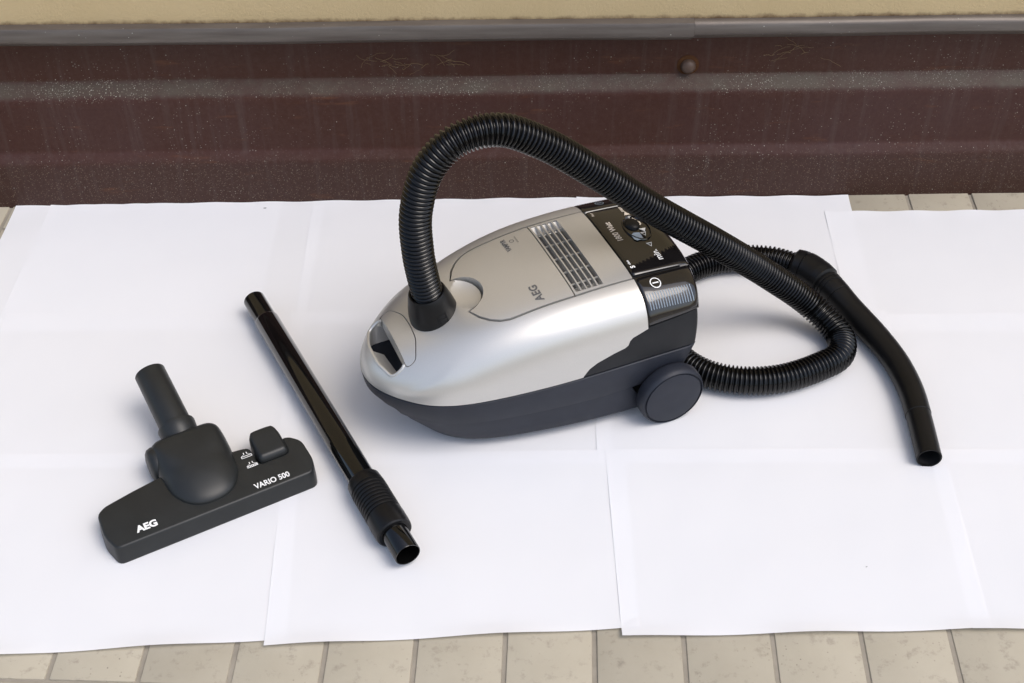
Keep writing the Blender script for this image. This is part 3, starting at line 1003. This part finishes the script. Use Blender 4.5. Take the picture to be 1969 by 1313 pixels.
mark("cord_symbol", [ringp(circ(.0060, 30), .84), [(-.0008, -.0034), (.0008, -.0034), (.0008, .0034), (-.0008, .0034)]], .1120, -.0880, M['blueg'], btn_f, BF, .0006)

# ------------------------------------------------------------------ hose
hose = empty("suction_hose", (-.0996, 1.2812, .165))
tag(hose, "black ribbed suction hose arching over the cleaner to a curved handle pipe on the paper", "hose")
HO = Vector(hose.location)
def rel(p): return Vector(p) - HO
RH = .0196
ZG = PAPER + RH + .0005
path = [(-.0985, 1.2818, .176), (-.1030, 1.2800, .200), (-.1085, 1.2783, .235), (-.1120, 1.2773, .272), (-.1115, 1.2777, .3270), (-.0945, 1.2832, .3850), (-.0637, 1.2927, .4160), (-.0172, 1.3074, .4210),
        (.0331, 1.3235, .3930), (.1028, 1.3456, .3326), (.1709, 1.3672, .2679), (.2663, 1.3975, .1851), (.350, 1.432, .103), (.413, 1.437, .048), (.4505, 1.398, ZG), (.4430, 1.3600, ZG), (.4130, 1.3380, ZG), (.3560, 1.3140, ZG), (.3000, 1.3110, ZG),
        (.2560, 1.3260, ZG), (.2260, 1.3560, ZG), (.2130, 1.4000, ZG), (.2150, 1.4600, ZG), (.2380, 1.5220, ZG), (.2800, 1.5560, ZG), (.3300, 1.5690, ZG), (.3780, 1.5640, ZG + .002), (.4140, 1.5440, ZG + .004)]
dense, L = resample(spline(path, per=14), .0058 / 6)
radii = []
pr6 = (.0, .85, 1.0, .95, .35, -.0)
for i in range(len(dense)):
    radii.append(.0162 + .0035 * max(0, pr6[i % 6]))
V, Fc = sweep([rel(p) for p in dense], radii, 26)
mesh_obj("ribbed_tube", V, Fc, M['hose'], hose, 60)
# inlet cuff
p0, p1 = Vector((-.0965, 1.2830, .1640)), Vector((-.1075, 1.2785, .2200))
ax = (p1 - p0).normalized()
V, Fc = lathe(rel(p0), rel(p1), [(-.012, .0300), (.0, .0312), (.010, .0308), (.022, .0286), (.034, .0256), (.0405, .0238), (.0425, .0226), (.0420, .0205), (.036, .0200)], 56, True, False)
cuff = mesh_obj("inlet_cuff", V, Fc, M['satin'], hose, 40)
# raised release ribs on the cuff
side = Vector((.55, -.83, 0)); side = (side - ax * side.dot(ax)).normalized(); tan_ = ax.cross(side)
for k, (dt, h0, h1, wd) in enumerate(((-.006, .010, .022, .0006), (.005, .010, .022, .0006), (-.001, .010, .0108, .006), (-.001, .0155, .0163, .006), (-.001, .0215, .0223, .006))):
    V = []
    for q in range(2):
        for hh in (h0, h1):
            rr = .0308 - max(0, hh - .010) * .19
            for w_ in (-wd, wd):
                a = (dt + w_) / .03
                d = side * math.cos(a) + tan_ * math.sin(a)
                V.append(rel(p0 + ax * hh + d * (rr + (.0009 if q else -.002))))
    Fc = [(0, 1, 3, 2), (4, 6, 7, 5), (0, 4, 5, 1), (2, 3, 7, 6), (0, 2, 6, 4), (1, 5, 7, 3)]
    mesh_obj("release_rib", V, Fc, M['satin'], cuff, None)
# swivel sleeve and curved handle
hp = [(.4080, 1.5470, ZG + .004), (.4240, 1.5370, ZG + .005), (.4410, 1.5160, ZG + .005), (.4570, 1.4890, ZG + .004), (.4700, 1.4640, ZG + .001), (.4865, 1.4310, ZG - .001), (.5010, 1.3990, ZG - .002), (.5180, 1.3490, ZG - .003), (.5262, 1.2960, ZG - .0035), (.5265, 1.2490, ZG - .004), (.5240, 1.1750, ZG - .005)]
hd, HL = resample(spline(hp, per=20), .0012)
def rad_h(s):
    pts = [(0, .0195), (.001, .0225), (.004, .0255), (.016, .0260), (.0162, .0240), (.0184, .0240), (.0186, .0262), (.045, .0258), (.056, .0246), (.0585, .0202), (.061, .0206), (.0615, .0220), (.0645, .0219), (.065, .0204), (.0675, .0204), (.068, .0216), (.071, .0214), (.0715, .0202), (.074, .0200), (.0745, .0210),
           (.088, .0202), (.0884, .0194), (.0894, .0194), (.0898, .0201), (.12, .0188), (.20, .0178), (.30, .0170), (.3300, .0168), (.3304, .0162), (.3320, .0162), (.42, .0158), (HL - .001, .0158), (HL, .0154)]
    for (a, ra), (b, rb) in zip(pts, pts[1:]):
        if a <= s <= b: return ra + (rb - ra) * (s - a) / max(b - a, 1e-9)
    return pts[-1][1]
n_h = len(hd)
fine, _ = resample(hd, .0005)
rr = [rad_h(HL * i / (len(fine) - 1)) for i in range(len(fine))]
cut = int(len(fine) * (.081 / HL))
V, Fc = sweep([rel(p) for p in fine[:cut + 1]], rr[:cut + 1], 40, True, True)
mesh_obj("swivel_sleeve", V, Fc, M['satin'], hose, 35)
tail = fine[cut:]
pth = [rel(p) for p in tail]; rad = rr[cut:]
dirn = (pth[-1] - pth[-3]).normalized()
inner = [pth[-1] - dirn * (.0002 + .06 * k / 6) for k in range(7)]
V, Fc = sweep(pth, rad, 40, True, False)
o0 = len(V)
V2, F2 = sweep([Vector(p) for p in inner], [.0142] * 7, 40, False, True)
# sweep() restarts its frame, so build the bore as a separate ring and bridge by nearest index
tb = mesh_obj("handle_pipe", V, Fc, M['satin'], hose, 35)
mesh_obj("pipe_bore", V2, F2, M['dark'], tb, 60)
V, Fc = lathe(pth[-1] - dirn * .0006, pth[-1] + dirn, [(0, .0155), (.0006, .0153), (.0007, .0142), (-.003, .0142)], 40)
mesh_obj("pipe_rim", V, Fc, M['satin'], tb, 60)

# ------------------------------------------------------------------ telescopic tube
A, B = Vector((-.3640, 1.4720, .0225 + PAPER)), Vector((-.1215, 1.0160, .0215 + PAPER))
tube = empty("telescopic_tube", ((A + B) / 2).to_tuple()[:2] + (0,))
tag(tube, "glossy black telescopic tube with ribbed collar lying between nozzle and cleaner", "tube")
TO = Vector(tube.location); d = (B - A).normalized(); LT = (B - A).length
at = lambda t: A + d * t - TO
V, Fc = lathe(at(0), at(LT), [(.03, .0138), (.0006, .0138), (0, .0146), (.0004, .0152), (.053, .0152)], 56, False, False)
mesh_obj("upper_tube", V, Fc, M['lacquer'], tube, 50)
V, Fc = lathe(at(.05), at(LT), [(0, .0150), (.0002, .0166), (.0012, .0168)], 56)
mesh_obj("rim_ring", V, Fc, M['edge'], tube, 50)
V, Fc = lathe(at(.0512), at(LT), [(0, .0168), (.001, .0172), (.365, .0172)], 56)
mesh_obj("main_tube", V, Fc, M['lacquer'], tube, 50)
# ribbed collar
L0 = LT - .130
prof = [(0, .0172), (.0002, .0205), (.0018, .0216), (.012, .0224)]
t = .016
for k in range(9):
    prof += [(t, .0226), (t + .0006, .0213), (t + .0022, .0213), (t + .0028, .0228), (t + .0052, .0228)]
    t += .0056
prof += [(t + .004, .0232), (t + .022, .0230), (t + .026, .0222), (t + .0275, .0205), (t + .0275, .0165)]
V, Fc = lathe(at(L0), at(LT), prof, 64)
col_o = mesh_obj("collar", V, Fc, M['satin'], tube, 35)
V, Fc = lathe(at(L0 + .08), at(LT), [(0, .0160), (LT - L0 - .0806, .0160), (LT - L0 - .0800, .0156), (LT - L0 - .0803, .0148), (LT - L0 - .0810, .0146), (LT - L0 - .12, .0146)], 64)
mesh_obj("lower_tube", V, Fc, M['lacquer'], tube, 50)

# ------------------------------------------------------------------ floor nozzle
NA = R(29.49)
noz = empty("floor_nozzle", (-.466, 1.025, PAPER), NA)
tag(noz, "black floor nozzle with domed cover, foot pedal and short pipe standing up", "nozzle")
def nz_top(x, y): return .0245 + .0045 * min(max(y / .06, 0), 1.2)
out = [(.000, -.0085), (.2535, -.0085), (.2610, .016), (.2600, .050), (.248, .0620), (.2385, .0640), (.2385, .0370), (.1970, .0370), (.1970, .0690), (.180, .0715), (.140, .0760), (.085, .0760), (.040, .0690), (.006, .0625), (-.0045, .055), (-.0070, .022)]
out = rounded(out, .008, 4)
V, Fc = prism(out, -.0015, .0265)
nb = mesh_obj("nozzle_body", V, Fc, M['nozzle'], noz, None)
for vtx in nb.data.vertices:
    if vtx.co.z > .02:
        vtx.co.z = nz_top(vtx.co.x, vtx.co.y)
        cxn = (vtx.co.x - .128); vtx.co.x = .128 + cxn * .985
        if vtx.co.y < .008: vtx.co.y += .0045
bevel(nb, .0035, 4, 40)
# shield-shaped dome
def dome(nr=26, na=72):
    cx, cy = .1285, .070
    ring_ = spline([(.1285, .0085, 0), (.152, .0145, 0), (.1690, .036, 0), (.1740, .064, 0), (.1755, .100, 0), (.1735, .1165, 0), (.1660, .1235, 0), (.148, .1255, 0), (.1285, .1260, 0), (.109, .1255, 0), (.091, .1235, 0), (.0835, .1165, 0), (.0815, .100, 0), (.0830, .064, 0), (.0880, .036, 0), (.105, .0145, 0)], True, 6)
    V = [(cx, cy, 0)]; Fc = []; m = len(ring_)
    def h(rho, y):
        e = 2.4 + 7 * sstep(.06, .125, y)
        zt = .0270 + .0245 * (1 - rho ** e) ** .6 * (.70 + .30 * sstep(.0, .10, y))
        return zt
    V[0] = (cx, cy, h(0, cy))
    rhos = [1 - (1 - i / nr) ** 1.7 for i in range(1, nr + 1)]
    for rho in rhos:
        for p in ring_:
            x, y = cx + (p.x - cx) * rho, cy + (p.y - cy) * rho
            V.append((x, y, h(rho, y)))
    for p in ring_: V.append((p.x, p.y, .012))
    for k in range(m): Fc.append((0, 1 + k, 1 + (k + 1) % m))
    for i in range(nr):
        for k in range(m):
            a, b = 1 + i * m + k, 1 + i * m + (k + 1) % m
            Fc.append((a, a + m, b + m, b))
    return V, Fc
mesh_obj("dome_cover", *dome(), M['nozzle'], noz, 60)
# swivel hub lying across, neck collar and pipe
V, Fc = lathe((.0755, .1020, .0225), (.3, .1020, .0225), [(0, .0), (.0005, .0120), (.002, .0180), (.005, .0222), (.010, .0238), (.083, .0238), (.088, .0222), (.091, .0180), (.0925, .0120), (.093, 0)], 40)
mesh_obj("swivel_hub", V, Fc, M['nozzle'], noz, 40)
q0, q1 = Vector((.1285, .106, .0235)), Vector((.1245, .2215, .0650))
V, Fc = lathe(q0, q1, [(0, .012), (.012, .0175), (.024, .0232), (.036, .0243), (.0385, .0236), (.0395, .0215), (.0395, .018)], 48, True)
mesh_obj("neck_collar", V, Fc, M['nozzle'], noz, 40)
ql = (q1 - q0).length
V, Fc = lathe(q0, q1, [(.03, .0206), (ql - .001, .0198), (ql, .0192), (ql - .0003, .0172), (ql - .05, .0172)], 48)
mesh_obj("pipe", V, Fc, M['nozzle'], noz, 40)
# foot pedal
def pedal():
    V = []; Fc = []; nx, ny = 14, 16
    x0, x1, y0, y1 = .1985, .2375, .0385, .0870
    for lay in (0, 1):
        for j in range(ny + 1):
            for i in range(nx + 1):
                a, b = -1 + 2 * i / nx, -1 + 2 * j / ny
                a = math.copysign(abs(a) ** .7, a); b = math.copysign(abs(b) ** .7, b)
                # squircle footprint, rounder at the back
                n = 7 if b < 0 else 3.6
                sx_ = (1 - abs(b) ** n * .30) if b > 0 else (1 - abs(b) ** 8 * .06)
                x = (x0 + x1) / 2 + a * sx_ * (x1 - x0) / 2
                y = (y0 + y1) / 2 + b * (1 - abs(a) ** n * .10) * (y1 - y0) / 2
                top = .0335 + .0065 * (b + 1) * .5 - .004 * max(0, b - .3) ** 2
                e = max(abs(a), abs(b))
                zt = top - .0060 * max(0, (e - .78) / .22) ** 2
                V.append((x, y, zt if lay == 0 else .014))
    m = (nx + 1) * (ny + 1)
    for j in range(ny):
        for i in range(nx):
            a = j * (nx + 1) + i
            Fc.append((a, a + 1, a + nx + 2, a + nx + 1)); b = a + m
            Fc.append((b, b + nx + 1, b + nx + 2, b + 1))
    rim = [i for i in range(nx)] + [(j + 1) * (nx + 1) - 1 for j in range(ny)] + [ny * (nx + 1) + i for i in range(nx, 0, -1)] + [j * (nx + 1) for j in range(ny, 0, -1)]
    for k in range(len(rim)):
        a, b = rim[k], rim[(k + 1) % len(rim)]
        Fc.append((a, b, b + m, a + m))
    return V, Fc
mesh_obj("foot_pedal", *pedal(), M['nozzle'], noz, 50)
NT = lambda x, y: nz_top(x, y)
text_on("lettering", "AEG", .0440, .0110, .0132, M['white'], noz, NT, .0003, bold=.0006, sx=1.0, frame='n', spacing=1.0)
text_on("lettering", "VARIO 500", .2010, .0060, .0114, M['white'], noz, NT, .0003, bold=.00025, sx=.84, frame='n')
def brush(x, y, bristle):
    s_ = .0070
    polys = [ [(-s_, -.0032), (s_, -.0032), (s_, -.0024), (-s_, -.0024)], [(-s_, -.0006), (s_, -.0006), (s_, .0003), (-s_, .0003)],
              [(-s_, -.0032), (-s_ + .0008, -.0032), (-s_ + .0008, .0003), (-s_, .0003)], [(s_ - .0008, -.0032), (s_, -.0032), (s_, .0003), (s_ - .0008, .0003)],
              [(-s_, .0003), (-s_ + .0010, .0003), (-.0016, .0026), (-.0026, .0026)], [(s_ - .001, .0003), (s_, .0003), (.0026, .0026), (.0016, .0026)],
              [(-.0024, .0026), (-.0014, .0026), (-.0014, .0056), (-.0024, .0056)], [(.0014, .0026), (.0024, .0026), (.0024, .0056), (.0014, .0056)] ]
    if bristle:
        polys += [[(-s_ + .0016 + k * .0021, -.0024), (-s_ + .0024 + k * .0021, -.0024), (-s_ + .0024 + k * .0021, -.0006), (-s_ + .0016 + k * .0021, -.0006)] for k in range(6)]
    mark("brush_symbol", polys, x, y, M['white'], noz, NT, .0004, frame='n')
brush(.1875, .0570, False); brush(.1885, .0400, True)

for shx, (mx_, my_), sz in ((1, (-.3849, 1.7212), .0030), (11, (.4172, 1.0149), .0014)):
    sh = sheets[shx]
    pts = [(mx_ - sh.location.x + sz * a, my_ - sh.location.y + sz * b, .0022 + .0030 * (shx > 5)) for a, b in ((-1, -.25), (.2, -.35), (1, .2), (.1, .35), (-.8, .15))]
    mesh_obj("pencil_mark", pts, [(0, 1, 2, 3, 4)], M['grey'], sh, None)

# ------------------------------------------------------------------ small litter on the wall and paper
def wisp(px, z, n, spread, seed, lab, w_=.00045):
    r_ = random.Random(seed)
    V = []; Fc = []
    e = empty("dry_grass_wisp", to_wall(px, .0, z)); e.rotation_euler[2] = WA
    tag(e, lab, "dry grass", "dry wisps caught on the plinth")
    for k in range(n):
        a = r_.uniform(-1, 1) * spread[0]; b = r_.uniform(-1, 1) * spread[1]
        p = [Vector((a, 0, b))]
        dr = Vector((r_.choice((-1, 1)), 0, r_.uniform(-.5, .5))).normalized()
        ln = r_.uniform(.5, 2.2)
        for q in range(5):
            dr = (dr + Vector((r_.uniform(-.25, .25), 0, r_.uniform(-.45, .40)))).normalized()
            p.append(p[-1] + dr * r_.uniform(.002, .005) * ln)
        p = spline(p, per=4)
        def surf(z_):
            pts = prof
            for (y0, z0), (y1, z1) in zip(pts, pts[1:]):
                if z0 <= z_ <= z1: return y0 + (y1 - y0) * (z_ - z0) / max(z1 - z0, 1e-6)
            return .03
        p = [Vector((q.x, surf(q.z + z) - .0010 - r_.uniform(0, .0015), q.z)) for q in p]
        v, f = sweep(p, [w_ * r_.uniform(.35, .7)] * len(p), 5)
        o = len(V); V += v; pass
        mesh_obj("strand", v, f, M['straw'], e, 60)
wisp(-.765, .062, 16, (.010, .02), 1, "yellow dry grass wisp low on the plinth at far left", .0006)
wisp(-.79, .235, 14, (.03, .015), 2, "dry cobweb-like wisp under the capping strip at far left")
wisp(-.15, .232, 22, (.08, .014), 3, "tangled dry wisp under the capping strip above the hose arch")
wisp(.50, .138, 9, (.004, .018), 4, "small upright dry wisp on the plinth right of the bolt", .0006)
wisp(.43, .243, 12, (.06, .012), 5, "scattered dry wisp under the capping strip right of the bolt")
